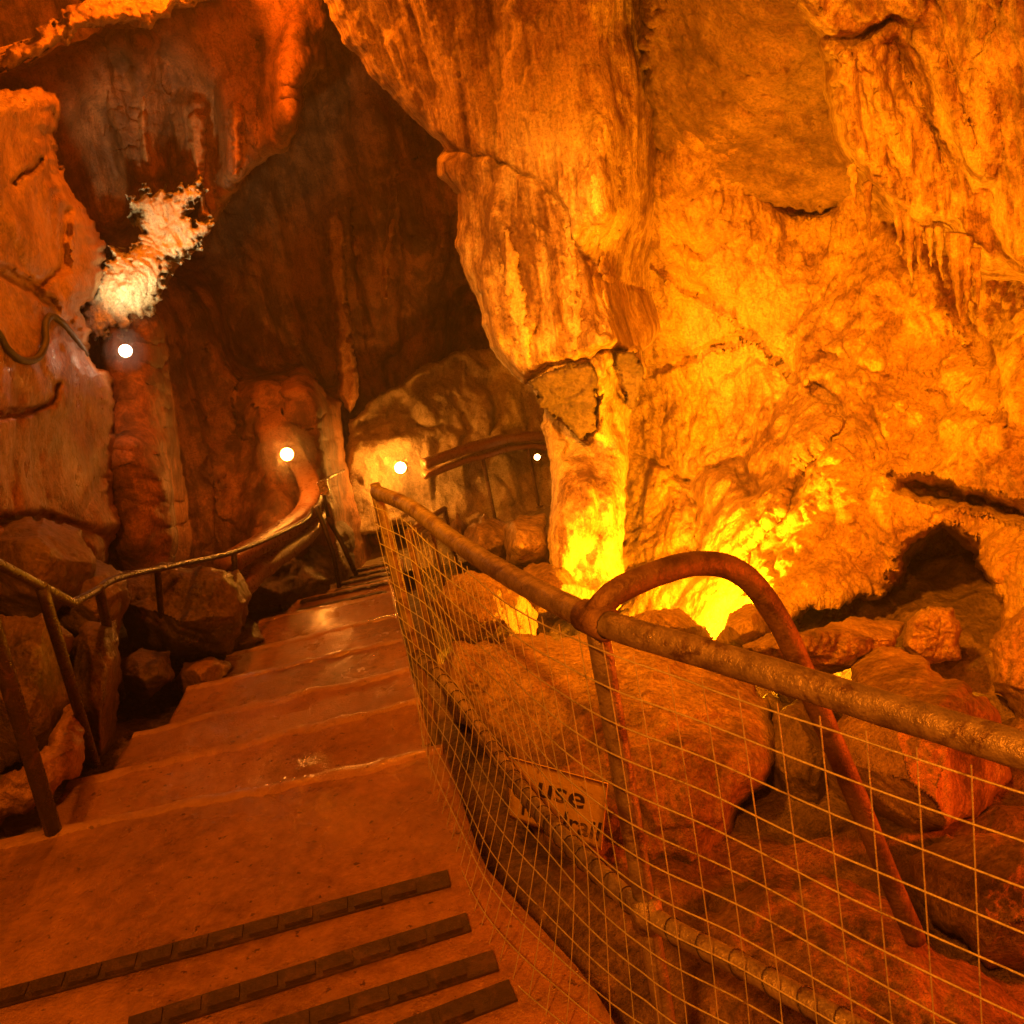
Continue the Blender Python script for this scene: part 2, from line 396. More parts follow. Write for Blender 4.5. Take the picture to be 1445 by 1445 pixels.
# lit far wall above the lower platform
sheet('far_wall', [(486, 640), (492, 590), (540, 555), (590, 520), (640, 500), (700, 490), (820, 480), (900, 480), (900, 760), (600, 740), (486, 760)],
      [(480, 600, 9.75), (560, 560, 9.95), (700, 500, 10.3), (850, 520, 10.6), (600, 720, 9.75), (760, 690, 10.2), (900, 740, 10.5), (490, 740, 9.5)],
      rock_mat('yellow_brown_limestone', (.12, .08, .04), (.30, .22, .12), (.46, .36, .2), .5, .4, .75, 1, .45), 3,
      [(.12, (1.4, 1.4, 1.0), 'chunk', 2), (.10, (3.2, 3.2, 1.6), 'fbm', 5)], (14, .10), .9, 5, 40,
      relief=groove([([(510, 600), (550, 590), (560, 560)], .09, 5), ([(640, 560), (660, 600), (650, 640)], .09, 5), ([(690, 540), (700, 580), (690, 620)], .1, 6), ([(560, 610), (620, 600), (680, 605)], .06, 4)]), cap=False)
tag(bpy.data.objects['far_wall'], kind='structure')
# dark hanging mass, upper left
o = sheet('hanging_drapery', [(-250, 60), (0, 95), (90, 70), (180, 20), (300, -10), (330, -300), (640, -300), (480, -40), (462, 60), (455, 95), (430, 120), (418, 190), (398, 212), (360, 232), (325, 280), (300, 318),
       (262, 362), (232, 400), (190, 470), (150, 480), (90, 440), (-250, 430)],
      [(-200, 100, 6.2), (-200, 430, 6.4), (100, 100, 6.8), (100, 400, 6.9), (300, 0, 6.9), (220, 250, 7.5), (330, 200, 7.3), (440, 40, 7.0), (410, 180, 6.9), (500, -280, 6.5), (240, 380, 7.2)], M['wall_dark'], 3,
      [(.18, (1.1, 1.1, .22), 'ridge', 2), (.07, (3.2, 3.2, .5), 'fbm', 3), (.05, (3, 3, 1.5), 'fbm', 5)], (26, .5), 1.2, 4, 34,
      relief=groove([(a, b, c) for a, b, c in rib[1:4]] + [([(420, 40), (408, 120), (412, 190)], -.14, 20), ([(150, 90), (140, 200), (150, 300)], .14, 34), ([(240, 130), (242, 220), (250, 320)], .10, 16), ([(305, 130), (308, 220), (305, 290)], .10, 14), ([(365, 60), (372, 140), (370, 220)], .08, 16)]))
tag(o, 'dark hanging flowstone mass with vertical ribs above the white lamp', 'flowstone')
# upper left lit ledge
o = sheet('ceiling_ledge', [(-160, 130), (-60, 120), (0, 104), (45, 86), (85, 62), (130, 40), (170, 34), (215, 36), (250, 12), (320, -8), (330, -70), (240, -50), (180, -16), (118, -14), (92, 14), (64, 40), (30, 62), (0, 74), (-70, 100)],
      [(-150, 115, 4.9), (0, 88, 5.2), (100, 30, 5.5), (200, 10, 5.8), (320, -30, 6.0)], M['wall_left'], 2.4,
      [(.10, (2.2, 2.2, 1.5), 'chunk', 2), (.04, (6, 6, 5), 'ridge', 4)], (14, .25), .8, 7, 26)
tag(o, 'jagged ceiling ledge of crusty grey and orange stone at the top left corner', 'rock ledge')

# pale ribs of flowstone on the dark walls
for poly, d, lab in (([(460, 305), (476, 288), (488, 320), (488, 400), (498, 480), (508, 556), (494, 584), (478, 560), (472, 450), (464, 380)], 9.75, 'long orange flowstone rib running down the dark back wall'),
                     ([(262, 165), (276, 150), (290, 170), (290, 215), (286, 260), (296, 306), (280, 308), (276, 262), (266, 210)], 7.05, 'club shaped orange rib on the hanging drapery, above the calcite'),
                     ([(320, 150), (330, 136), (342, 152), (342, 200), (338, 252), (326, 250), (324, 205)], 6.9, 'short orange rib right of the club shaped one'),
                     ([(192, 95), (204, 88), (210, 120), (208, 190), (216, 238), (202, 232), (194, 170)], 7.0, 'thin dull rib at the left of the hanging drapery'),
                     ([(412, 596), (424, 560), (434, 545), (444, 575), (449, 628), (436, 645), (418, 630)], 9.0, 'small orange flake of rock on the wall above the first warm lamp'),
                     ([(520, 170), (540, 150), (560, 190), (566, 260), (560, 330), (545, 420), (530, 330), (522, 250)], 9.85, 'broad dull red rib at the top of the dark back wall')):
    o = sheet('flowstone_rib', poly, [(0, 0, d)], rock_mat('orange_calcite', (.22, .10, .035), (.40, .19, .07), (.52, .27, .10), .7, .4, .7, .8, .2) if 'orange_calcite' not in bpy.data.materials else bpy.data.materials['orange_calcite'], 1.6,
              [(.05, (3, 3, .8), 'fbm', 4), (.015, (12, 12, 4), 'fbm', 3)], (9, .22), .9, 2.5, 20, seed=len(lab))
    tag(o, lab, 'flowstone')
# left wall
lw = sheet('left_wall', [(-420, 110), (0, 128), (60, 122), (86, 140), (80, 190), (92, 250), (118, 290), (150, 350), (148, 400), (120, 440), (128, 500), (160, 540), (170, 600), (162, 680), (172, 740), (150, 800), (60, 860), (-420, 900)],
      [(-400, 150, 2.9), (-400, 850, 2.8), (0, 140, 4.6), (0, 500, 4.3), (0, 800, 4.2), (80, 200, 5.4), (120, 380, 5.7), (100, 550, 5.2), (160, 600, 5.9), (150, 780, 5.6), (60, 680, 4.8)], M['wall_left'], 3,
      [(.10, (.8, .8, .8), 'chunk', 2), (.13, (1.3, 1.3, 1.1), 'fbm', 6), (.015, (9, 9, 7), 'ridge', 4)], (34, .7), 1.4, 6, 30,
      relief=groove([([(20, 260), (50, 235), (60, 225)], .14, 5), ([(0, 380), (45, 405), (110, 470), (140, 520)], .14, 6), ([(0, 585), (40, 580), (70, 570), (80, 545)], .12, 5), ([(0, 735), (60, 730), (150, 760)], .2, 8), ([(95, 300), (90, 380), (60, 400)], .12, 6)]))
tag(lw, kind='structure')

# white lit patch
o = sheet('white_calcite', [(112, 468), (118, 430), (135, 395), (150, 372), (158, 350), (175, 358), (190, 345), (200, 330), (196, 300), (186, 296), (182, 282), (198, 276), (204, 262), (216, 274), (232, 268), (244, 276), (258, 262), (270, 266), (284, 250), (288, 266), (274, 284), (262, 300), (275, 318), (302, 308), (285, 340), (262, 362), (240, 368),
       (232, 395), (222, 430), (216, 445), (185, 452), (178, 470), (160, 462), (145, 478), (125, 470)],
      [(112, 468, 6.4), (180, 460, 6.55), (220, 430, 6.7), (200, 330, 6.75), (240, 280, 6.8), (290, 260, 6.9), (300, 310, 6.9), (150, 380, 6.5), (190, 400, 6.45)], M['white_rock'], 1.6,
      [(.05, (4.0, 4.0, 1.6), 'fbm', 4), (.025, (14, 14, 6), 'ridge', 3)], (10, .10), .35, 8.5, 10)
tag(o, 'bright white crusted calcite lit by the white lamp right below', 'calcite')

# ------------------------------------------------------------------ right side
K = groove([([(640, 212), (690, 222), (755, 252), (798, 296), (804, 345), (850, 388), (905, 412)], .06, 4), ([(770, 275), (800, 318)], .08, 8),
            ([(760, 470), (770, 400), (765, 330)], .05, 6), ([(860, 300), (870, 380), (866, 480)], -.07, 16), ([(700, 300), (720, 380), (740, 470)], -.05, 16),
            ([(850, 180), (846, 260), (850, 300)], -.10, 22), ([(900, 280), (895, 400), (905, 500)], .06, 8)])
hc = sheet('flowstone_curtain', [(380, -420), (420, -80), (482, 58), (530, 112), (565, 150), (600, 185), (636, 215), (614, 222), (620, 248), (645, 275), (648, 310), (642, 348), (660, 392), (682, 450), (692, 490), (722, 528), (742, 543),
       (775, 522), (800, 515), (835, 510), (850, 498), (872, 494), (900, 505), (935, 470), (960, 400), (980, 330), (1040, 180), (1060, -420)],
      [(380, -400, 4.3), (1060, -400, 4.6), (985, 200, 5.75), (1000, 60, 5.25), (955, 420, 6.5), (930, 300, 5.65), (480, 60, 5.4), (600, 180, 5.3), (640, 300, 5.3), (660, 420, 5.25), (740, 540, 5.15), (700, 60, 4.7), (760, 300, 4.75), (800, 480, 4.85), (880, 490, 4.95), (900, 300, 5.1), (850, 150, 4.7), (900, 60, 4.85)], M['curtain'], 2.6,
      [(.12, (1.2, 1.2, .35), 'fbm', 3), (.06, (5, 5, .7), 'fbm', 3), (.030, (14, 14, 1.6), 'fbm', 3), (.05, (2.2, 2.2, 1.8), 'chunk', 2), (.016, (9, 9, 7), 'fbm', 5)], (22, .35), 1.0, 2.6, 34, relief=K)
tag(hc, 'pale streaked flowstone curtain hanging over the rock pillar, crossed by a long crack', 'flowstone')
# pale calcite streaks running down the curtain
from mathutils import Vector
bpy.context.view_layer.update()
def cast(obj, px, py, dflt):
    r = ray(px, py); L = np.linalg.norm(r); loc = np.array(obj.location); h = obj.ray_cast(Vector(tuple(-loc)), Vector(tuple(r / L)))
    return float((np.array(h[1]) + loc) @ FW) if h[0] else dflt
M['pale'] = rock_mat('pale_calcite', (.42, .27, .11), (.72, .55, .28), (.88, .76, .46), 1.4, .3, .6, 1.0, .2)
for poly, lab in (([(842, 190), (858, 172), (872, 182), (880, 240), (877, 320), (868, 400), (866, 486), (852, 490), (849, 410), (838, 320), (828, 240)], 'pale cream calcite streak running down the middle of the flowstone curtain'),
                  ([(792, 330), (804, 318), (816, 345), (822, 420), (818, 500), (806, 508), (800, 430), (794, 380)], 'narrower pale calcite streak on the curtain, above the dark rock patch'),
                  ([(700, 330), (716, 318), (730, 350), (742, 420), (752, 500), (742, 520), (726, 470), (708, 400)], 'slanting pale calcite streak near the left edge of the curtain')):
    xs = [p[0] for p in poly]; ys = [p[1] for p in poly]
    ct = [(x, y, cast(hc, x, y, 4.9) - .012) for x in np.linspace(min(xs), max(xs), 4) for y in np.linspace(min(ys), max(ys), 16)]
    o = sheet('calcite_streak', poly, ct, M['pale'], 1.8, [(.012, (9, 9, 1.2), 'fbm', 3), (.008, (20, 20, 6), 'fbm', 3)], (7, .05), .25, 5, 14, seed=len(lab))
    tag(o, lab, 'calcite')
# pillar
pl = sheet('rock_pillar', [(742, 538), (770, 512), (850, 486), (905, 490), (912, 520), (900, 556), (890, 590), (886, 660), (882, 720), (878, 800), (880, 850), (840, 905), (800, 860), (780, 825), (772, 760), (778, 700), (776, 650), (764, 600), (768, 574)],
      [(745, 540, 5.12), (800, 518, 5.02), (905, 495, 5.08), (800, 590, 5.56), (885, 575, 5.6), (840, 592, 5.56), (780, 560, 5.35), (830, 660, 5.32), (830, 720, 5.18), (780, 800, 5.12), (870, 800, 5.2), (830, 880, 4.95), (885, 650, 5.4)], M['curtain'], 2.4,
      [(.09, (1.6, 1.6, 1.1), 'chunk', 2), (.06, (2.5, 2.5, 1.4), 'fbm', 5), (.012, (14, 14, 9), 'fbm', 4)], (26, .30), .8, 2.4, 30,
      relief=groove([([(862, 520), (880, 560), (894, 570)], .1, 5), ([(852, 500), (852, 540), (846, 610)], -.20, 13), ([(800, 640), (830, 580), (850, 560)], .06, 5)]))
tag(pl, 'tall cream rock pillar standing behind the railing under the flowstone curtain', 'rock pillar')
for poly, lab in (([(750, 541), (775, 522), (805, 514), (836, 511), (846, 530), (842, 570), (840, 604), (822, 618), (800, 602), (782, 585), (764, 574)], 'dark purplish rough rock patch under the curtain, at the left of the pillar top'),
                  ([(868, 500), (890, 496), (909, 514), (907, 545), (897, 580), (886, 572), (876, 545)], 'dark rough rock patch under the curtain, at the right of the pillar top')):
    o = sheet('shaded_rock_patch', poly, [(750, 505, 4.94), (910, 505, 4.96), (750, 610, 5.30), (910, 600, 5.32), (830, 560, 5.13)], bpy.data.materials.get('shaded_purplish_rock') or rock_mat('shaded_purplish_rock', (.05, .032, .024), (.10, .065, .048), (.17, .115, .085), .2, .35, .7, 1.3, .3), 1.5,
              [(.04, (4, 4, 4), 'chunk', 2), (.02, (10, 10, 8), 'fbm', 4)], (6, .06), .5, 4, 14, seed=len(lab))  # purplish rock whose dark colour also paints in the shade of the undercut
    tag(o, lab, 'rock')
# main wall right
_kr = [([(905, 530), (980, 502), (1060, 472), (1072, 482), (1120, 532)], .10, 4), ([(1060, 470), (1040, 440), (990, 415), (940, 380), (910, 360)], .14, 8),
             ([(895, 640), (940, 658), (965, 680), (1000, 662), (1040, 655), (1060, 690)], .22, 7), ([(972, 680), (985, 720), (982, 790)], .28, 8),
             ([(1190, 600), (1140, 655), (1100, 735), (1060, 780), (1050, 830)], .14, 7), ([(1150, 545), (1180, 580), (1215, 610), (1235, 650)], .18, 8),
             ([(1150, 500), (1210, 520), (1300, 560), (1400, 590)], .10, 9), ([(1120, 290), (1110, 360)], .15, 6), ([(1115, 286), (1165, 282)], .3, 10),
             ([(1350, 430), (1400, 520), (1420, 600)], .12, 10), ([(1240, 470), (1260, 520), (1300, 540)], .08, 8)]
KR = groove([(a, b * .6, c * 1.15) for a, b, c in _kr])
KP = pits([([(1278, 800), (1300, 762), (1330, 748), (1370, 772), (1405, 830), (1412, 900), (1370, 950), (1280, 900), (1240, 870)], 1.5, 13),
           ([(1255, 672), (1300, 678), (1360, 695), (1470, 722), (1560, 740), (1560, 775), (1440, 735), (1370, 712), (1290, 700)], .6, 9),
           ([(1080, 905), (1140, 860), (1250, 850), (1290, 880), (1290, 960), (1100, 960)], .7, 10)])
rw = sheet('right_wall', [(870, 120), (900, -300), (1750, -300), (1750, 1250), (1500, 1200), (1380, 1080), (1180, 980), (1040, 950), (860, 960), (862, 600)],
      [(880, 0, 5.3), (880, 300, 5.6), (890, 500, 6.3), (880, 750, 6.6), (960, 760, 6.15), (900, 900, 6.0), (1050, 600, 5.85), (1000, 400, 5.6), (1100, 290, 5.5), (1000, 80, 4.5), (1100, -350, 3.4), (1250, 500, 5.1), (1180, 700, 5.0), (1100, 830, 4.9), (1300, 620, 4.8),
       (1300, 300, 5.0), (1445, 300, 4.6), (1445, 600, 4.4), (1430, 800, 4.2), (1445, 1050, 4.0), (1860, -350, 3.2), (1860, 600, 2.9), (1860, 1200, 2.8), (1240, 860, 4.9), (1150, 960, 4.6)], M['wall_right'], 2.0,
      [(.20, (.75, .75, .6), 'chunk', 2), (.15, (1.3, 1.3, .8), 'fbm', 6), (.07, (2.4, 2.4, 1.6), 'chunk', 2), (.03, (5, 5, 2), 'ridge', 3), (.018, (12, 12, 9), 'billow', 4)], (16, .2), .6, 4, 25, relief=both(KR, KP), cap=False)
tag(rw, kind='structure')
# overhanging draperies, top right
_ko = [([(1110, 20), (1160, 55), (1200, 60), (1260, 25)], .16, 7), ([(1150, 90), (1180, 160), (1215, 235), (1290, 330)], -.16, 14), ([(1260, 60), (1300, 150), (1340, 240)], .12, 9),
             ([(1220, 70), (1250, 160), (1310, 290)], -.10, 10), ([(1300, 60), (1340, 150), (1380, 240)], -.12, 14), ([(1380, 120), (1400, 220)], -.1, 12), ([(1400, 0), (1375, 60)], -.1, 8)]
KO = groove([(a, b * .6, c * 1.2) for a, b, c in _ko])
ov = sheet('stone_drapery', [(1050, -420), (1085, -60), (1110, 20), (1135, 50), (1155, 90), (1165, 150), (1178, 215), (1205, 250), (1230, 285), (1262, 310), (1290, 345), (1330, 340), (1352, 362), (1380, 390), (1450, 400), (1520, 430), (1900, 470), (1900, -420)],
      [(1080, -350, 3.4), (1110, 20, 3.75), (1170, 200, 4.0), (1290, 340, 4.25), (1250, 100, 4.0), (1400, 100, 3.7), (1440, 390, 4.0), (1350, 280, 4.1), (1850, -350, 2.5), (1850, 400, 2.7)], M['curtain'], 2.6,
      [(.10, (1.6, 1.6, .5), 'fbm', 3), (.045, (5, 5, .9), 'ridge', 3), (.025, (13, 13, 2.5), 'ridge', 2), (.022, (8, 8, 6), 'fbm', 5)], (44, .75), .8, 3.5, 34, relief=KO)
tag(ov, 'fluted orange stone drapery overhanging the top right of the cave', 'flowstone')
oh = sheet('ceiling_overhang', [(900, -420), (905, 0), (900, 120), (905, 200), (935, 250), (985, 270), (1030, 300), (1080, 292), (1140, 300), (1200, 290), (1260, 300), (1300, 200), (1300, -420)],
      [(900, 260, 5.6), (1030, 300, 5.58), (1200, 310, 5.4), (900, 100, 4.95), (1030, 120, 4.55), (1200, 120, 4.4), (900, -100, 4.2), (1050, -100, 3.6), (1250, -100, 3.4), (1000, -400, 2.6), (1280, -400, 2.5), (1290, 250, 5.0)],
      rock_mat('brown_flaky_limestone', (.11, .06, .03), (.24, .145, .075), (.38, .25, .13), .5, .4, .75, 1.2, .3), 2.8,
      [(.10, (1.5, 1.5, 1.0), 'fbm', 5), (.05, (3.5, 3.5, 1.5), 'chunk', 2), (.02, (11, 11, 5), 'ridge', 3)], (30, .15), .5, 10, 24)
tag(oh, 'brown flaky rock overhang at the top between the long curtain and the fluted drapery', 'rock overhang')
# small stalactites along the fringe
def stalactite(px, py, d, L, r, label, seed):
    base = P(px, py, d); rs = np.random.RandomState(seed); n = 14
    pts = [base + V3(.003 * rs.randn(), .003 * rs.randn(), .10 - (L + .10) * k / (n - 1)) for k in range(n)]
    rad = [r * (1 - (k / (n - 1)) ** 1.3) + .002 for k in range(n)]
    mb = MB().tube(pts, rad, 9, .22); o = mb.build('stalactite', M['curtain']); tag(o, label, 'stalactite', 'stalactites on the fringe of the right wall'); return o
for i, (px, py, L, r, lab) in enumerate([(1268, 318, .12, .02, 'short stalactite on the fringe of the drapery, third from its lower left end'), (1282, 330, .2, .025, 'long thin stalactite near the middle of the drapery fringe, beside the short one'),
        (1296, 338, .14, .02, 'medium stalactite just right of the long thin one on the fringe'), (1312, 342, .10, .018, 'stubby stalactite fourth from the right on the drapery fringe'), (1326, 345, .15, .02, 'pointed stalactite just left of the two thick ones'),
        (1225, 292, .12, .02, 'thin stalactite second from the upper left end of the fringe'), (1205, 268, .08, .018, 'tiniest stalactite at the upper left end of the fringe'), (1350, 365, .24, .04, 'broadest and longest stalactite on the drapery fringe'),
        (1362, 372, .20, .035, 'thick stalactite touching the broadest one on its right'), (1378, 385, .14, .02, 'slim stalactite at the right end of the fringe')]):
    stalactite(px, py, 4.25 if px < 1340 else 4.1, L, r, lab, i)

# ------------------------------------------------------------------ ground, stairs, platform
STAIR_Y = [-3, 2.75, 3.35, 3.95, 4.62, 5.30, 6.02, 6.7, 7.2, 7.7, 8.2, 8.7]
STAIR_Z = [-1.6, -1.75, -1.90, -2.05, -2.2, -2.33, -2.50, -2.66, -2.80, -2.94, -3.07]
def stair_z(y): return np.interp(y, [-1, 2.7, 6, 8.7, 14], [-1.6, -1.65, -2.38, -3.15, -3.2])
xl = lambda y: np.interp(y, [-3, 2.6, 3.3, 6, 6.6, 7.0, 8.7], [-1.9, -1.72, -1.74, -1.68, -1.62, -1.45, -1.66])
xr = lambda y: np.interp(y, [-3, 1.2, 1.7, 2.15, 2.85, 3.9, 6, 8.7], [.45, .12, -.03, -.24, -.36, -.55, -.84, -1.05])
gx, gy = np.meshgrid(np.linspace(-7, 7, 260), np.linspace(-4.5, 15, 300))
gz = stair_z(gy) - .22
gz = gz - .25 * sstep(0, 1.0, gx - xr(gy)) * sstep(9.5, 7, gy) + .9 * sstep(-2.0, -4, gx) + .7 * sstep(2, 5, gx)
cor = sstep(0.0, .35, np.maximum(xl(gy) - gx, gx - xr(gy))) * sstep(9.4, 8.2, gy)
q = np.stack([gx, gy, gx * 0], -1)
gz = gz + cor * (.18 * fbm(q * .9, 4) + .10 * ridged(q * 2.5, 4) - .02)
idx = np.arange(gx.size).reshape(gx.shape)
o = link('ground', np.stack([gx, gy, gz], -1).reshape(-1, 3), np.stack([idx[:-1, :-1], idx[:-1, 1:], idx[1:, 1:], idx[1:, :-1]], -1).reshape(-1, 4), M['ground']); tag(o, kind='structure')

# stairs: worn concrete treads, one slab per step
mb = MB()
NOSES = []
for k, z in enumerate(STAIR_Z):
    y0, y1 = STAIR_Y[k], STAIR_Y[k + 1]; nx = 70; ny = max(8, int((y1 - max(y0, -1)) / .05))
    ys0 = y0 - (.05 if k else 0)
    v = []; rows = ny + 1
    tilt = .10 if 0 < k < 5 else .05
    for j in range(rows):
        for i in range(nx + 1):
            f_ = i / nx; yy = ys0 + (y1 - ys0) * j / (ny - 1) if j < ny - 1 else (y1 - .035 if j == ny - 1 else y1)
            x = xl(yy) + (xr(yy) - xl(yy)) * f_
            y = yy + (f_ - .5) * tilt
            v.append((x, y, z))
    v = np.array(v); v[:, 2] += .006 * fbm(v * 1.8, 3) + .004 * fbm(v * 14, 3)
    nose = np.array([j for j in range(len(v)) if j // (nx + 1) == rows - 1])
    v[nose, 1] += .02 * fbm(v[nose] * 5, 4)
    fc = [(j * (nx + 1) + i, j * (nx + 1) + i + 1, (j + 1) * (nx + 1) + i + 1, (j + 1) * (nx + 1) + i) for j in range(rows - 1) for i in range(nx)]
    NOSES.append(v[nose].copy()); n0 = len(v); rim = list(nose); e1 = v[rim] + V3(0, .012, -.02); e2 = v[rim] + V3(0, .012, -.34)
    vv = np.concatenate([v, e1, e2]); m_ = len(rim)
    for a in range(m_ - 1):
        fc.append((rim[a], rim[a + 1], n0 + a + 1, n0 + a)); fc.append((n0 + a, n0 + a + 1, n0 + m_ + a + 1, n0 + m_ + a))
    for side in (0, nx):                     # side faces
        s_ = [j * (nx + 1) + side for j in range(rows)]; b_ = len(vv); vv = np.concatenate([vv, v[s_] + V3(0, 0, -.34)])
        for a in range(rows - 1): fc.append((s_[a], s_[a + 1], b_ + a + 1, b_ + a))
    mb.add(vv, fc)
st = mb.build('stairs', M['concrete']); tag(st, kind='structure')
# rounded nosings, their paler tint standing in for the highlight on step edges
M['nosing'] = concrete('highlit_concrete_edge', (.24, .125, .055), (.46, .27, .13), .6)
for k, nz in enumerate(NOSES[:7]):
    prof = [(-.055, -.004), (-.040, .004), (-.020, .006), (-.002, .005), (.012, -.003), (.016, -.02)]
    wv = 1 + .5 * fbm(nz * 3 + k, 4); V = np.concatenate([nz + np.stack([wv * 0, (wv if a < 0 else 1) * a + wv * 0, (b + .002 * fbm(nz * 12, 3))], 1) for a, b in prof]); n_ = len(nz)
    Fc = [(j * n_ + i, j * n_ + i + 1, (j + 1) * n_ + i + 1, (j + 1) * n_ + i) for j in range(len(prof) - 1) for i in range(n_ - 1)]
    link('nosing', V, Fc, M['nosing'], st)
# grip strips on the near tread and lower flight
def strip(name, a, b, w, mat, tile=.085):
    a, b = np.array(a), np.array(b); L = np.linalg.norm(b - a); ax = (b - a) / L; ay = np.cross(V3(0, 0, 1), ax); ay /= np.linalg.norm(ay); mbs = MB()
    n = int(L / tile)
    mbs.box((a + b) / 2 + V3(0, 0, .002), (L, w, .006), (ax, ay, V3(0, 0, 1)))
    for i in range(n):
        c = a + ax * (i + .5) * tile
        mbs.box(c + V3(0, 0, .007), (tile * .80, w * .70, .009), (ax, ay, V3(0, 0, 1)))
    return mbs.build(name, mat, st, False)
Rg = lambda px, py, z: ray(px, py) * (z / ray(px, py)[2])
for (x0, y0, x1, y1) in [(-60, 1426, 634, 1240), (180, 1452, 662, 1302), (330, 1475, 700, 1356), (560, 1462, 724, 1398)]:
    strip('grip_strip', Rg(x0, y0, -1.593), Rg(x1, y1, -1.593), .062, M['grip'])
for k in range(6, 11):
    y = STAIR_Y[k + 1] - .08
    for dy in (0, -.16, -.32):
        strip('grip_strip', V3(xl(y) + .06, y + dy - .02, STAIR_Z[k] + .006), V3(xr(y) - .05, y + dy + .02, STAIR_Z[k] + .006), .04, M['grip'], .12)
# lower platform
gx, gy = np.meshgrid(np.linspace(-2.6, 3.2, 90), np.linspace(8.62, 13.5, 80))
gz = -3.17 + .02 * fbm(np.stack([gx * 1.5, gy * 1.5, gx * 0], -1), 4)
idx = np.arange(gx.size).reshape(gx.shape)
o = link('path', np.stack([gx, gy, gz], -1).reshape(-1, 3), np.stack([idx[:-1, :-1], idx[:-1, 1:], idx[1:, 1:], idx[1:, :-1]], -1).reshape(-1, 4), M['platform']); tag(o, kind='structure')
mb = MB()
c = P(718, 693, 10.9); mb.box(c + V3(0, .2, -.03), (1.0, .5, .12)); o = mb.build('platform_step', M['platform'], None, False)
tag(o, kind='structure')

# ------------------------------------------------------------------ boulders
def boulder(poly, d, label, mat='boulder', grad=(0, 0), thick=.6, facets=6, fd=.3, seed=0, step=None, edge=None, group=None, amp=1.0):
    xs = [p[0] for p in poly]; ys = [p[1] for p in poly]; cx, cy = np.mean(xs), np.mean(ys); w, h = max(xs) - min(xs), max(ys) - min(ys)
    gxv, gyv = grad
    ctrl = [(cx + a * w / 2, cy + b * h / 2, d + gxv * a + gyv * b) for a in (-1, 0, 1) for b in (-1, 0, 1)]
    sz = min(w, h) / F * d
    o = sheet('boulder', poly, ctrl, M[mat], step or max(2.0, min(w, h) / 90), [(.10 * amp * min(1, sz * 1.6), (2.0, 2.0, 2.0), 'chunk', 2), (.045 * amp * min(1, sz * 2), (3.5, 3.5, 3.5), 'fbm', 6), (.008 * amp, (22, 22, 22), 'ridge', 3)],
              edge or (min(w, h) * .16, .22 * sz + .05), thick, max(2, min(w, h) * .035), max(12, min(w, h) * .3), facets=facets, fdepth=fd * 2.2, seed=seed)
    return tag(o, label, 'boulder', group)
boulder([(640, 930), (690, 905), (745, 892), (800, 893), (900, 905), (965, 928), (1040, 938), (1088, 985), (1095, 1060), (1040, 1150), (990, 1240), (900, 1245), (800, 1230), (720, 1150), (670, 1030)], 3.0,
        'largest flat faced boulder filling the middle behind the mesh and the sign', grad=(-.15, -.45), thick=.9, facets=5, fd=.35, seed=1, step=3)
boulder([(1150, 1060), (1190, 1010), (1200, 938), (1240, 903), (1330, 945), (1420, 1010), (1434, 1050), (1426, 1100), (1390, 1140), (1330, 1172), (1290, 1185), (1220, 1165), (1150, 1130)], 2.75,
        'angular red lit boulder behind the upper right of the mesh, near the bent brace', grad=(-.1, -.2), thick=.6, facets=5, fd=.4, seed=2)
boulder([(1282, 1212), (1330, 1190), (1445, 1168), (1560, 1175), (1580, 1420), (1445, 1372), (1380, 1350), (1310, 1292)], 2.25,
        'bright red boulder cut by the right edge of the photo, below the angular one', grad=(-.15, -.12), thick=.5, facets=5, fd=.2, seed=3)
boulder([(930, 1420), (985, 1300), (1060, 1248), (1160, 1240), (1250, 1262), (1320, 1330), (1400, 1380), (1460, 1440), (1480, 1560), (920, 1560)], 2.1,
        'brown boulder at the bottom right behind the lower mesh', grad=(-.1, -.25), thick=.4, facets=6, fd=.2, seed=4)
boulder([(1272, 912), (1284, 874), (1310, 854), (1342, 861), (1358, 890), (1352, 928), (1300, 942)], 3.7, 'small knobbly orange boulder in front of the dark hole', thick=.4, facets=0, seed=5, amp=2.2)
boulder([(1050, 912), (1085, 895), (1130, 893), (1200, 868), (1275, 880), (1262, 915), (1190, 945), (1150, 968), (1080, 948)], 3.5, 'low rubbly red boulder behind the bend of the brace tube', thick=.6, seed=6, amp=1.8)
boulder([(888, 872), (925, 858), (965, 862), (1008, 900), (985, 925), (900, 905)], 4.0, 'shadowed boulder in front of the brightest yellow glow', 'boulder', thick=.35, seed=7)
boulder([(1008, 905), (1030, 866), (1060, 852), (1090, 880), (1088, 915), (1030, 925)], 3.9, 'shadowed lump of rock under the arch of the brace tube', 'boulder', thick=.4, seed=8)
boulder([(650, 770), (662, 742), (690, 732), (725, 742), (742, 792), (705, 806), (665, 800)], 5.6, 'orange boulder left of the pillar foot behind the rail', thick=.6, seed=9)
boulder([(708, 742), (735, 728), (768, 728), (776, 790), (742, 808), (714, 795)], 5.3, 'tall orange boulder leaning against the pillar', thick=.6, seed=10)
boulder([(730, 812), (752, 795), (792, 800), (838, 838), (815, 872), (740, 862)], 4.6, 'red lit boulder at the foot of the pillar above the top rail', thick=.5, seed=11)
boulder([(632, 775), (634, 742), (646, 724), (658, 744), (662, 778)], 6.3, 'pointed little rock beside the lower railing', thick=.3, seed=12)
boulder([(668, 752), (676, 730), (686, 724), (697, 744), (696, 765)], 6.5, 'knob of rock on the edge of the lower platform', thick=.3, seed=13)
boulder([(605, 850), (640, 812), (700, 806), (760, 850), (760, 905), (700, 915), (640, 900)], 4.4, 'dark red boulder behind the far half of the mesh, above the largest boulder', thick=.6, seed=14)
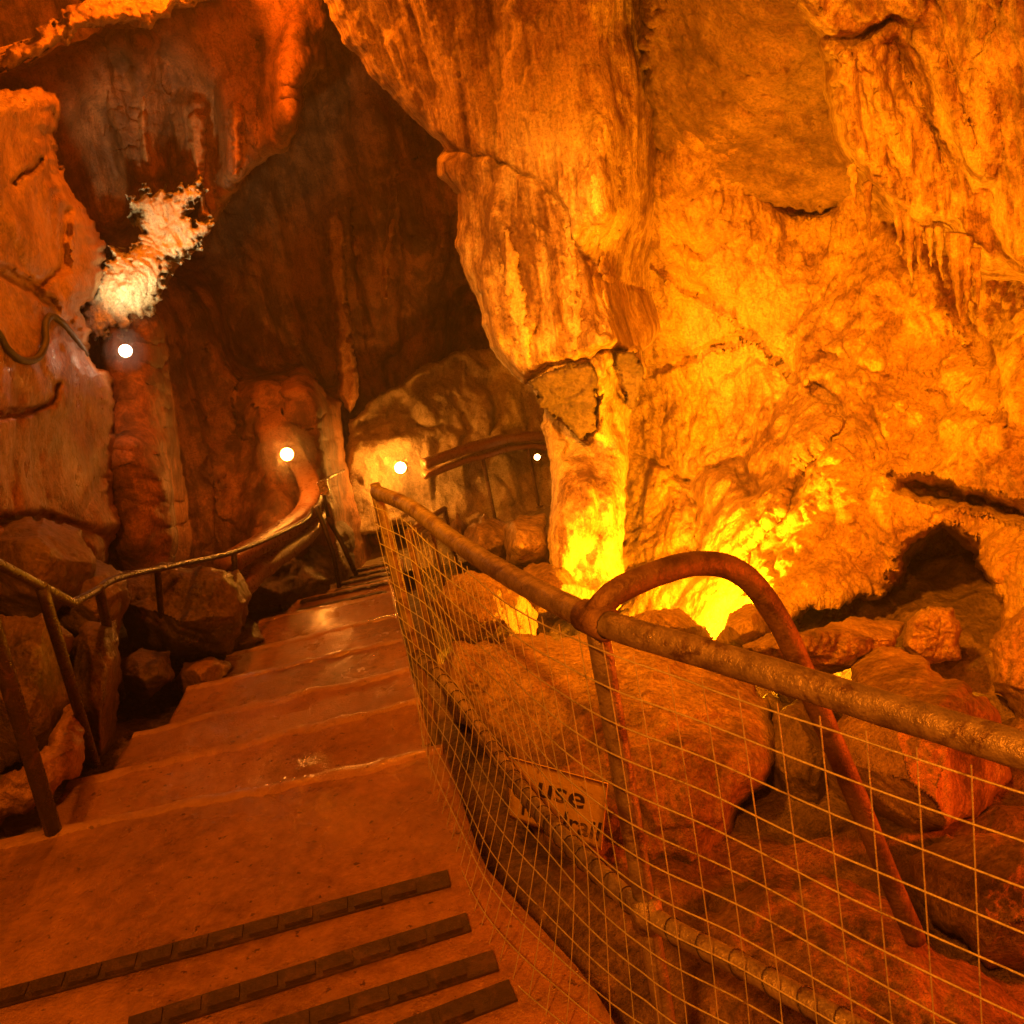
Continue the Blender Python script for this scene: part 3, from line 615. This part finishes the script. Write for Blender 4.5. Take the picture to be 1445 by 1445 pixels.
boulder([(612, 950), (640, 905), (690, 908), (722, 960), (705, 1040), (640, 1020)], 3.5, 'rounded brown boulder close behind the mesh near the end post', thick=.5, seed=15)
boulder([(650, 1275), (720, 1235), (800, 1240), (880, 1262), (960, 1290), (980, 1350), (930, 1440), (900, 1540), (760, 1540), (690, 1400)], 2.5, 'low brown rock slab at the edge of the near tread behind the mesh bottom', 'boulder', grad=(-.05, -.35), thick=.4, seed=16)
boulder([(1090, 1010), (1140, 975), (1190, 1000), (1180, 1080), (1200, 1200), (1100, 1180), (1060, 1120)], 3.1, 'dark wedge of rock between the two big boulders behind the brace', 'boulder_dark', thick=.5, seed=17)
boulder([(1400, 905), (1445, 860), (1560, 880), (1560, 1060), (1445, 1030), (1405, 980)], 3.4, 'red rock at the right edge beside the dark hole', thick=.5, seed=18)
# left of the stairs
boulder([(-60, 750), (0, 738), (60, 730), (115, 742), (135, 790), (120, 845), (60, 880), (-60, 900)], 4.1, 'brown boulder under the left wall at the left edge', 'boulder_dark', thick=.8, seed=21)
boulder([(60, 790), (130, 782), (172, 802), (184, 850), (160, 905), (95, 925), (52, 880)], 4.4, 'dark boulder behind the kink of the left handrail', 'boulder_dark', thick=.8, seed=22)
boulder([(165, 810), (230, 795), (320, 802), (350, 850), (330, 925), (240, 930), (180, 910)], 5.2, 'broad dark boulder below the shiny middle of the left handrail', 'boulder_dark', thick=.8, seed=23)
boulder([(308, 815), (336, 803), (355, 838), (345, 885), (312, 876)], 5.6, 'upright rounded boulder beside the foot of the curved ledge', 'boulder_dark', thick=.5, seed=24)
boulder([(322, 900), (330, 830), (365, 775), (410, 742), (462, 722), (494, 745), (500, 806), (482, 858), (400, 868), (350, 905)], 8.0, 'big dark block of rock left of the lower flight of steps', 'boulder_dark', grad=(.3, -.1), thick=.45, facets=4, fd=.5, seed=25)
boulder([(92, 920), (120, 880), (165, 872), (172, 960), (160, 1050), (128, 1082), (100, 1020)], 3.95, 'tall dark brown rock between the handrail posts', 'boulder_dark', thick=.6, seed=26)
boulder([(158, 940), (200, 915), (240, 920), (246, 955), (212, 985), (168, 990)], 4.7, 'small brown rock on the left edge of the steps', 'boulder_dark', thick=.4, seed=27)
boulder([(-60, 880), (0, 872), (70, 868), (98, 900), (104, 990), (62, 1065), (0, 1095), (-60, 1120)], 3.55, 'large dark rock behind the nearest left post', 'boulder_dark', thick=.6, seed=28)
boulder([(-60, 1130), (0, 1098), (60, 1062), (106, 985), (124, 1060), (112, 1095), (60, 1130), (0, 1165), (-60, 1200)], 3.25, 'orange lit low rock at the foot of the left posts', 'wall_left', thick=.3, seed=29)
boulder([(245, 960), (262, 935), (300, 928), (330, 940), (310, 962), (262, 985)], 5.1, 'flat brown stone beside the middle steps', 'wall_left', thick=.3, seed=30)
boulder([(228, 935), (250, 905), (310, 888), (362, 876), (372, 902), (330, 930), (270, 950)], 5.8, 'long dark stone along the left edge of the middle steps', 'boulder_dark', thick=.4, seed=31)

# ------------------------------------------------------------------ mesh railing
NP = V3(.095, 1.44, -.665); EP = V3(-.392, 3.0, -.83)
_q = at_y(1445, 1060, .93); _d = _q - NP
top = spline([NP + _d * 3.0, NP + _d * 2, _q, NP + _d * .66, NP + _d * .33, NP, at_y(720, 813, 1.78), at_y(640, 762, 2.25), at_y(580, 716, 2.65), EP], 14)
H = .93
rl = empty('mesh_railing', (float(NP[0]), float(NP[1]), -1.6), 'rusty steel tube railing with square wire mesh on the right of the steps', 'railing')
MB().tube(resample(top, .025), .0212, 16, .05).build('top_rail', M['pipe'], rl)
_sg = np.array([math.exp(-((t[1] - 2.15) / .55) ** 2) for t in top])
MIDH = .545 + .055 * _sg
mid = top - np.stack([MIDH * 0, MIDH * 0, MIDH], 1); midp = resample(mid, .03)
MB().tube(midp, .0185, 14, .05).build('lower_rail', M['pipe'], rl)
def post(p, foot, r, name='post', par=None, mat='pipe'):
    mb = MB().tube(resample(np.array([p, V3(p[0], p[1], foot)]), .03), r, 14, .05)
    mb.lathe(V3(p[0], p[1], foot), (0, 0, 1), [(0, r * 2.4), (.012, r * 2.4), (.013, r)], 14)
    return mb.build(name, M[mat], par)
post(NP + V3(0, 0, -.01), -1.66, .0185, 'post', rl); post(EP + V3(0, 0, 0), -1.78, .0185, 'post', rl); post(NP + _d * 2.2, -1.62, .0185, 'post', rl)
post(EP + V3(-.012, .10, 0), -1.80, .016, 'post', rl)
mbc = MB(); tdir = top[14 * 5 + 3] - top[14 * 5 - 3]; tdir /= np.linalg.norm(tdir)
mbc.lathe(NP - tdir * .035, tdir, [(0, .022), (.001, .0265), (.068, .0265), (.07, .022)], 16); mbc.build('clamp', M['pipe_rust'], rl)
mbc = MB(); mbc.lathe(NP + V3(0, 0, -.58), (0, 0, 1), [(0, .019), (.001, .028), (.062, .028), (.063, .019)], 16); mbc.build('clamp', M['pipe'], rl)
# bent brace tube
bp = spline([NP + V3(0, 0, .01), P(868, 836, 1.57), P(930, 808, 1.60), P(985, 795, 1.64), P(1035, 803, 1.68), P(1072, 835, 1.71), P(1112, 900, 1.74), P(1150, 990, 1.80), P(1200, 1105, 1.88), P(1245, 1215, 1.96), P(1292, 1325, 2.05)], 10)
MB().tube(resample(bp, .02), .0205, 16, .05).build('brace_tube', M['pipe_rust'], rl)
# wires
arc = resample(top, .012); sl = np.r_[0, np.cumsum(np.linalg.norm(np.diff(arc, axis=0), axis=1))]
tt = np.gradient(arc, axis=0); tt[:, 2] = 0; tt /= np.linalg.norm(tt, axis=1)[:, None]; nrm = np.stack([tt[:, 1], -tt[:, 0], tt[:, 2] * 0], 1)   # horizontal normal
inward = nrm * np.sign((nrm @ V3(-1, 0, 0)))[:, None]
s_np = sl[np.argmin(np.linalg.norm(arc - NP, axis=1))]; s_ep = sl[-1]
def bulge(s, h):                            # how far the loose mesh swings in over the treads
    u = np.clip((s - s_np) / (s_ep - s_np), 0, 1); w_ = np.sin(math.pi * np.clip(u * .95 + .03, 0, 1)) ** .8 * (s > s_np) + .12 * (s <= s_np)
    low = np.clip((h - .50) / (H - .50), 0, 1) ** 1.2
    return .19 * w_ * low + .004 * np.sin(s * 9 + h * 5) + .006
def mesh_pt(s, h):
    p = np.stack([np.interp(s, sl, arc[:, i]) for i in range(3)], -1); iv = np.stack([np.interp(s, sl, inward[:, i]) for i in range(3)], -1)
    w = .004 * perlin(np.stack([s * 5, h * 6, s * 0], -1))
    return p + iv * (bulge(s, h) + .02)[..., None] - V3(0, 0, 1) * (h + w)[..., None]
wb = MB(); s0 = .9
for h in np.arange(.035, H + .02, .0615):
    s = np.arange(s0, s_ep + .001, .03); wb.tube(mesh_pt(s, np.full(s.shape, h)), .00145, 5, caps=False)
for s_ in np.arange(s0, s_ep + .002, .062):
    h = np.linspace(.02, H + .02, 26); wb.tube(mesh_pt(np.full(h.shape, s_), h), .00105, 5, caps=False)
wb.build('wire_mesh', M['wire'], rl)
slt = np.r_[0, np.cumsum(np.linalg.norm(np.diff(top, axis=0), axis=1))]
for s_ in np.arange(s0 + .03, s_ep, .062):
    c = np.stack([np.interp(s_, sl, arc[:, i]) for i in range(3)], -1) - V3(0, 0, np.interp(s_, slt, MIDH)); t_ = np.array([np.interp(s_, sl, tt[:, i]) for i in range(3)])
    a = np.cross(t_, V3(0, 0, 1)); g = np.linspace(0, 2 * math.pi, 15)
    MB().tube(c + .0205 * (np.cos(g)[:, None] * a + np.sin(g)[:, None] * V3(0, 0, 1)) + t_ * .012 * np.sin(g)[:, None], .0014, 5, caps=False).build('tie_wire', M['dark_rail'], rl)

# sign behind the mesh
def sign():
    a, b = NP, EP; dirv = V3(b[0] - a[0], b[1] - a[1], 0); dirv /= np.linalg.norm(dirv); nv = V3(dirv[1], -dirv[0], 0)    # outward
    if nv[0] < 0: nv = -nv
    def hit(px, py, off):
        r = ray(px, py); pl = a + nv * off; return r * ((pl @ nv) / (r @ nv))
    c = [hit(717, 1068, .05), hit(857, 1106, .17), hit(848, 1200, .17), hit(701, 1165, .05)]
    o = np.mean(c, 0); ux = (c[1] - c[0]) + (c[2] - c[3]); W_ = np.linalg.norm(ux) / 2; ux /= np.linalg.norm(ux)
    uy = (c[0] - c[3]) + (c[1] - c[2]); Hh = np.linalg.norm(uy) / 2; c[3] = c[0] + c[2] - c[1]; uz = np.cross(ux, uy); uz /= np.linalg.norm(uz)
    if uz @ o > 0: uz = -uz
    e = empty('sign', tuple(map(float, o)), 'yellow enamel sign in black italic letters hanging behind the wire mesh', 'sign')
    V, Fc = [], []; n = 14
    for k in (0, -1):
        for j in range(n + 1):
            for i in range(n + 1):
                u, v = i / n, j / n; p = (c[0] * (1 - u) + c[1] * u) * (1 - v) + (c[3] * (1 - u) + c[2] * u) * v
                V.append(p + uz * .003 * k)
    S = (n + 1) ** 2
    for j in range(n):
        for i in range(n):
            q_ = [j * (n + 1) + i, j * (n + 1) + i + 1, (j + 1) * (n + 1) + i + 1, (j + 1) * (n + 1) + i]; Fc.append(q_); Fc.append([x + S for x in q_[::-1]])
    for i in range(n):
        for (p, q2) in ((i, i + 1), (n * (n + 1) + i, n * (n + 1) + i + 1), (i * (n + 1), (i + 1) * (n + 1)), (i * (n + 1) + n, (i + 1) * (n + 1) + n)): Fc.append([p, q2, q2 + S, p + S])
    link('plate', V, Fc, M['sign'], e)
    def bil(u, v):
        return (c[0] * (1 - u) + c[1] * u) * (1 - v) + (c[3] * (1 - u) + c[2] * u) * v + uz * .0015
    for body, cu, cv, size in (('use', .56, .34, .46), ('handrail', .56, .74, .42)):
        cu_ = bpy.data.curves.new('lettering', 'FONT'); cu_.body = body; cu_.size = 1; cu_.align_x = 'CENTER'; cu_.shear = .12; cu_.offset = .012
        to = bpy.data.objects.new('tmp', cu_); COL.objects.link(to); bpy.context.view_layer.update()
        me = bpy.data.meshes.new_from_object(to.evaluated_get(bpy.context.evaluated_depsgraph_get())); bpy.data.objects.remove(to)
        vs = np.array([v_.co[:] for v_ in me.vertices]); xs_ = vs[:, 0]; asp = Hh / W_
        sx = size * asp * 1.0
        if (xs_.max() - xs_.min()) * sx > .84: sx = .84 / (xs_.max() - xs_.min())
        W3 = [bil(cu + x * sx, cv + .12 - y * size) for x, y in vs[:, :2]]
        link('lettering', W3, [list(p.vertices) for p in me.polygons], M['ink'], e, False)
sign()

# ------------------------------------------------------------------ lower railing beyond the end post
lr = empty('lower_railing', tuple(map(float, at_y(600, 800, 6.2))), 'short mesh railing down the lower flight, seen through the big mesh', 'railing')
a0 = at_y(566, 760, 4.6); pts = [EP + V3(-.02, .2, -.05), at_y(572, 728, 4.3), at_y(604, 734, 5.4), at_y(628, 718, 6.6), at_y(631, 752, 6.62)]
pts = spline([at_y(575, 752, 4.4), at_y(604, 733, 5.4), at_y(627, 718, 6.4)], 8)
MB().tube(pts, .018, 10).build('top_rail', M['pipe_rust'], lr)
for t in (0, .5, 1):
    p = pts[int(t * (len(pts) - 1))]; MB().tube([p, p + V3(0, 0, -.95)], .016, 10).build('post', M['pipe_rust'], lr)
wb = MB(); pr = resample(pts, .06)
for p in pr[::1]: wb.tube([p, p + V3(0, 0, -.85)], .002, 4, caps=False)
for h in np.arange(.05, .9, .06): wb.tube(pts + V3(0, 0, -h), .002, 4, caps=False)
wb.build('wire_mesh', M['wire'], lr)

# ------------------------------------------------------------------ left handrail
hr = empty('handrail', (-1.55, 2.7, -1.6), 'dark steel handrail with leaning posts along the left edge of the steps', 'handrail')
hp = [at_y(-160, 715, 2.2), at_y(-60, 765, 2.5), at_y(0, 797, 2.75), at_y(60, 828, 3.02), at_y(103, 851, 3.25), at_y(135, 834, 3.65), at_y(168, 815, 4.1), at_y(250, 797, 4.9), at_y(330, 779, 5.6), at_y(400, 750, 6.4), at_y(436, 728, 7.0), at_y(438, 700, 7.5)]
hs = np.concatenate([resample(np.array(hp[:5]), .03)[:-1], resample(spline(hp[4:], 8), .04)])
MB().tube(hs, .0155, 12).build('top_rail', M['dark_rail'], hr)
def lean_post(top_, foot, r):
    MB().tube(resample(np.array([top_, foot]), .08), r, 10).build('post', M['dark_rail'], hr)
lean_post(at_y(-45, 772, 2.53), Rg(78, 1182, -1.62), .026)
lean_post(at_y(58, 827, 3.01), Rg(134, 1078, -1.80), .020)
lean_post(at_y(140, 831, 3.7), Rg(172, 985, -2.0), .02); lean_post(at_y(222, 803, 4.65), Rg(232, 925, -2.15), .016)
lean_post(at_y(330, 779, 5.6), at_y(336, 870, 5.6), .018)

# curved ledges: glossy brown band following the lamp
def band(name, pix, ys, w, h, label, mat, cat):
    c = spline([at_y(px, py, y) for (px, py), y in zip(pix, ys)], 10); t = np.gradient(c, axis=0); t[:, 2] = 0; t /= np.linalg.norm(t, axis=1)[:, None]
    n = np.stack([t[:, 1], -t[:, 0], t[:, 2]], 1); prof = []
    for k in range(16):
        g = 2 * math.pi * k / 16; cx, cz = math.cos(g), math.sin(g); prof.append((w / 2 * math.copysign(abs(cx) ** .6, cx), h / 2 * math.copysign(abs(cz) ** .6, cz)))
    V = [c[i] + n[i] * a + V3(0, 0, b) for i in range(len(c)) for a, b in prof]; m_ = 16
    Fc = [(i * m_ + k, i * m_ + (k + 1) % m_, (i + 1) * m_ + (k + 1) % m_, (i + 1) * m_ + k) for i in range(len(c) - 1) for k in range(m_)]
    Fc += [tuple(range(m_ - 1, -1, -1)), tuple((len(c) - 1) * m_ + k for k in range(m_))]
    V = np.array(V); V = V + .02 * fbm(V * 3, 3)[:, None] * V3(.3, .3, 1)
    return tag(link(name, V, [list(f) for f in Fc], mat), label, cat)
band('curved_ledge', [(320, 800), (360, 772), (400, 748), (428, 725), (440, 700), (432, 672), (420, 655), (412, 640)], [5.9, 6.3, 6.8, 7.2, 7.5, 7.7, 7.8, 7.9], .17, .11, 'upper glossy brown curved ledge sweeping up to the lamp beside the lower steps', M['painted'], 'ledge')
band('curved_ledge', [(335, 835), (365, 805), (400, 778), (430, 755), (446, 735), (446, 715)], [5.9, 6.3, 6.8, 7.2, 7.5, 7.7], .15, .12, 'lower dark brown curved ledge running under the left handrail end', M['painted'], 'ledge')
band('curved_ledge', [(598, 656), (640, 640), (690, 625), (730, 617), (775, 616)], [9.2, 9.35, 9.5, 9.7, 9.8], .16, .09, 'upper brown ledge rail along the far wall behind the pillar', M['painted'], 'ledge')
band('curved_ledge', [(598, 672), (640, 655), (690, 640), (730, 631), (775, 630)], [9.2, 9.35, 9.5, 9.7, 9.8], .12, .06, 'lower brown ledge rail along the far wall with a thin post under it', M['painted'], 'ledge')
for lab, (x0, y0, x1, y1, Y) in {'thin steel prop under the middle of the far ledge rail': (680, 640, 686, 686, 9.5), 'thin steel prop under the far ledge rail next to the pillar': (745, 632, 750, 680, 9.7)}.items():
    p = at_y(x0, y0, Y); p2 = V3(p[0], p[1], -3.15); mb = MB().tube(resample(np.array([p2, p]), .1), .018, 8); mb.lathe(p2, (0, 0, 1), [(0, .05), (.012, .05), (.013, .018)], 10)
    tag(mb.build('rail_prop', M['pipe_rust']), lab, 'post')

# lower left rail with metal tag
lo = empty('lower_handrail', tuple(map(float, at_y(500, 812, 7.4))), 'thin leaning handrail with two bars beside the striped lower steps', 'handrail')
MB().tube([at_y(449, 682, 7.3), at_y(466, 673, 7.7), at_y(485, 664, 8.2)], .012, 8).build('top_rail', M['silver'], lo)
MB().tube([at_y(455, 683, 7.4), at_y(460, 715, 7.4), at_y(464, 734, 7.4)], .014, 8).build('post', M['dark_rail'], lo)
MB().tube([at_y(462, 730, 7.4), at_y(482, 765, 7.35), at_y(503, 812, 7.3)], .020, 8).build('post', M['dark_rail'], lo)
MB().tube([at_y(447, 715, 7.2), at_y(470, 780, 7.2), at_y(480, 835, 7.2)], .018, 8).build('post', M['dark_rail'], lo)
pc = at_y(457, 688, 7.25); MB().box(pc, (.07, .012, .11)).build('metal_tag', M['silver'], lo, False)

# cable on the left wall
cp = [(-40, 440, 4.0), (-5, 468, 4.15), (10, 492, 4.2), (30, 508, 4.3), (52, 506, 4.4), (64, 485, 4.5), (64, 458, 4.55), (72, 446, 4.65), (88, 456, 4.75), (108, 480, 4.95), (122, 500, 5.1)]
dg = bpy.context.evaluated_depsgraph_get(); bpy.context.view_layer.update()
from mathutils import Vector
def on_wall(px, py, dflt, obj=lw, off=.055):
    r = ray(px, py); r = r / np.linalg.norm(r); loc = np.array(obj.location); h = obj.ray_cast(Vector(tuple(-loc)), Vector(tuple(r)))
    if h[0]: return np.array(h[1]) + loc - r * off
    return P(px, py, dflt)
cpts = spline([on_wall(*c) for c in cp], 8)
tag(MB().tube(cpts, .017, 8).build('cable', M['black']), 'black cable looping down the face of the left wall', 'cable')

# ------------------------------------------------------------------ lamps
def lamp(px, py, d, r, col, s, label, glare_halo=None):
    c = P(px, py, d); e = empty('cave_lamp', tuple(map(float, c)), label, 'lamp', 'lamps burning along the path')
    mb = MB(); mb.lathe(c, (0, 0, 1), [(-r, .0), (-r * .92, r * .38), (-r * .7, r * .71), (-r * .38, r * .92), (0, r), (r * .38, r * .92), (r * .7, r * .71), (r * .92, r * .38), (r, .0)], 20)
    mb.build('bulb', emit('lamp_glow', col, s), e)
    mb = MB(); mb.lathe(c + FW * r * .7, FW, [(0, r * .5), (.004, r * .85), (r * .5, r * .85), (r * .5 + .004, r * .6), (r * 1.4, r * .4), (r * 1.4, 0)], 18)
    mb.build('socket', M['lamp_body'], e)
    if glare_halo:                                # added ball of scattering air round the bulb, standing in for glare
        gr, dens = glare_halo; gm = bpy.data.materials.new('glare_volume'); gm.use_nodes = True; gt = gm.node_tree; gt.nodes.remove(gt.nodes['Principled BSDF'])
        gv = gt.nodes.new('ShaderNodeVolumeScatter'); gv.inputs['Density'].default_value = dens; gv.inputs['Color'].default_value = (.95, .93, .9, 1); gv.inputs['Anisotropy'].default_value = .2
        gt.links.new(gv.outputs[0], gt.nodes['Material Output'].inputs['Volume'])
        mb = MB(); mb.lathe(c, (0, 0, 1), [(-gr * math.cos(math.pi * k / 20), gr * math.sin(math.pi * k / 20)) for k in range(21)], 28); mb.build('glare_halo', gm, e)
    return e
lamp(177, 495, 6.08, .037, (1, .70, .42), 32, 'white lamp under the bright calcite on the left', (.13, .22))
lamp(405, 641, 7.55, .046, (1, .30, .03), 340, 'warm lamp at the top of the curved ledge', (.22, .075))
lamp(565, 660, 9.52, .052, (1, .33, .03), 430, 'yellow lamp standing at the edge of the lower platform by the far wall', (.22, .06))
lamp(758, 645, 9.6, .028, (1, .5, .15), 40, 'tiny distant lamp close to the left edge of the pillar')
def light(kind, loc, col, e, r=.1, target=None, spot=None, blend=.6):
    l = bpy.data.lights.new('lamp_light', kind); l.energy = e; l.color = col; l.shadow_soft_size = r
    o = bpy.data.objects.new('lamp_light', l); COL.objects.link(o); o.location = loc
    if target is not None:
        o.rotation_euler = (Vector(tuple(target)) - Vector(tuple(loc))).to_track_quat('-Z', 'Y').to_euler()
    if spot: l.spot_size = math.radians(spot); l.spot_blend = blend
    return o
YE = (1, .255, .002); RE = (1, .085, .002)
light('SPOT', P(176, 486, 5.75), (1, .82, .42), 90, .04, P(205, 350, 6.6), 50, .8)         # the white lamp's beam, thrown up the calcite
light('POINT', P(1000, 884, 4.95), (1, .31, .004), 380, .07)                      # lamp hidden at the pillar foot
light('SPOT', V3(-1.0, .3, 2.2), YE, 4300, .10, P(1090, 690, 5), 42, 1)         # flood on the roof behind the viewer, on the right wall
light('SPOT', V3(-1.9, .9, 1.9), (1, .40, .04), 1200, .10, P(785, 520, 5), 26, .9)  # flood on the left wall, on curtain and pillar
light('POINT', V3(1.9, 1.5, -1.25), RE, 150, .08)                                  # red lamp by the boulders, off to the right
light('POINT', V3(-.5, -.7, 1.3), (1, .225, .006), 740, .12)                      # lamp over the steps behind the viewer
light('POINT', V3(-1.1, 6.1, 1.85), (1, .18, .003), 340, .12)                      # red fill added high up for the dark back chamber, no lamp seen
w = bpy.data.worlds.new('World'); sc.world = w; w.use_nodes = True
bg = w.node_tree.nodes['Background']; sky = w.node_tree.nodes.new('ShaderNodeTexSky'); sky.sky_type = 'NISHITA'; sky.sun_disc = False; sky.sun_elevation = math.radians(2)
w.node_tree.links.new(sky.outputs[0], bg.inputs[0]); bg.inputs[1].default_value = .005

hz = MB().box((0, 6.0, -.5), (17.6, 25.6, 18.4))
hm = bpy.data.materials.new('cave_mist'); hm.use_nodes = True; hn = hm.node_tree; hn.nodes.remove(hn.nodes['Principled BSDF'])
hv = hn.nodes.new('ShaderNodeVolumePrincipled'); hv.inputs['Color'].default_value = (.9, .88, .85, 1); hv.inputs['Density'].default_value = .005; hv.inputs['Anisotropy'].default_value = .5
hn.links.new(hv.outputs[0], hn.nodes['Material Output'].inputs['Volume'])
tag(hz.build('haze', hm, None, False), kind='stuff')
for o in COL.objects:
    if '_o' in o: del o['_o']
sc.view_settings.view_transform = 'Standard'; sc.view_settings.look = 'None'; sc.view_settings.exposure = 0; sc.view_settings.gamma = 1
sc.cycles.use_denoising = True
sc.cycles.max_bounces = 6; sc.cycles.diffuse_bounces = 4; sc.cycles.glossy_bounces = 3; sc.cycles.sample_clamp_indirect = 4
sc.cycles.use_adaptive_sampling = True
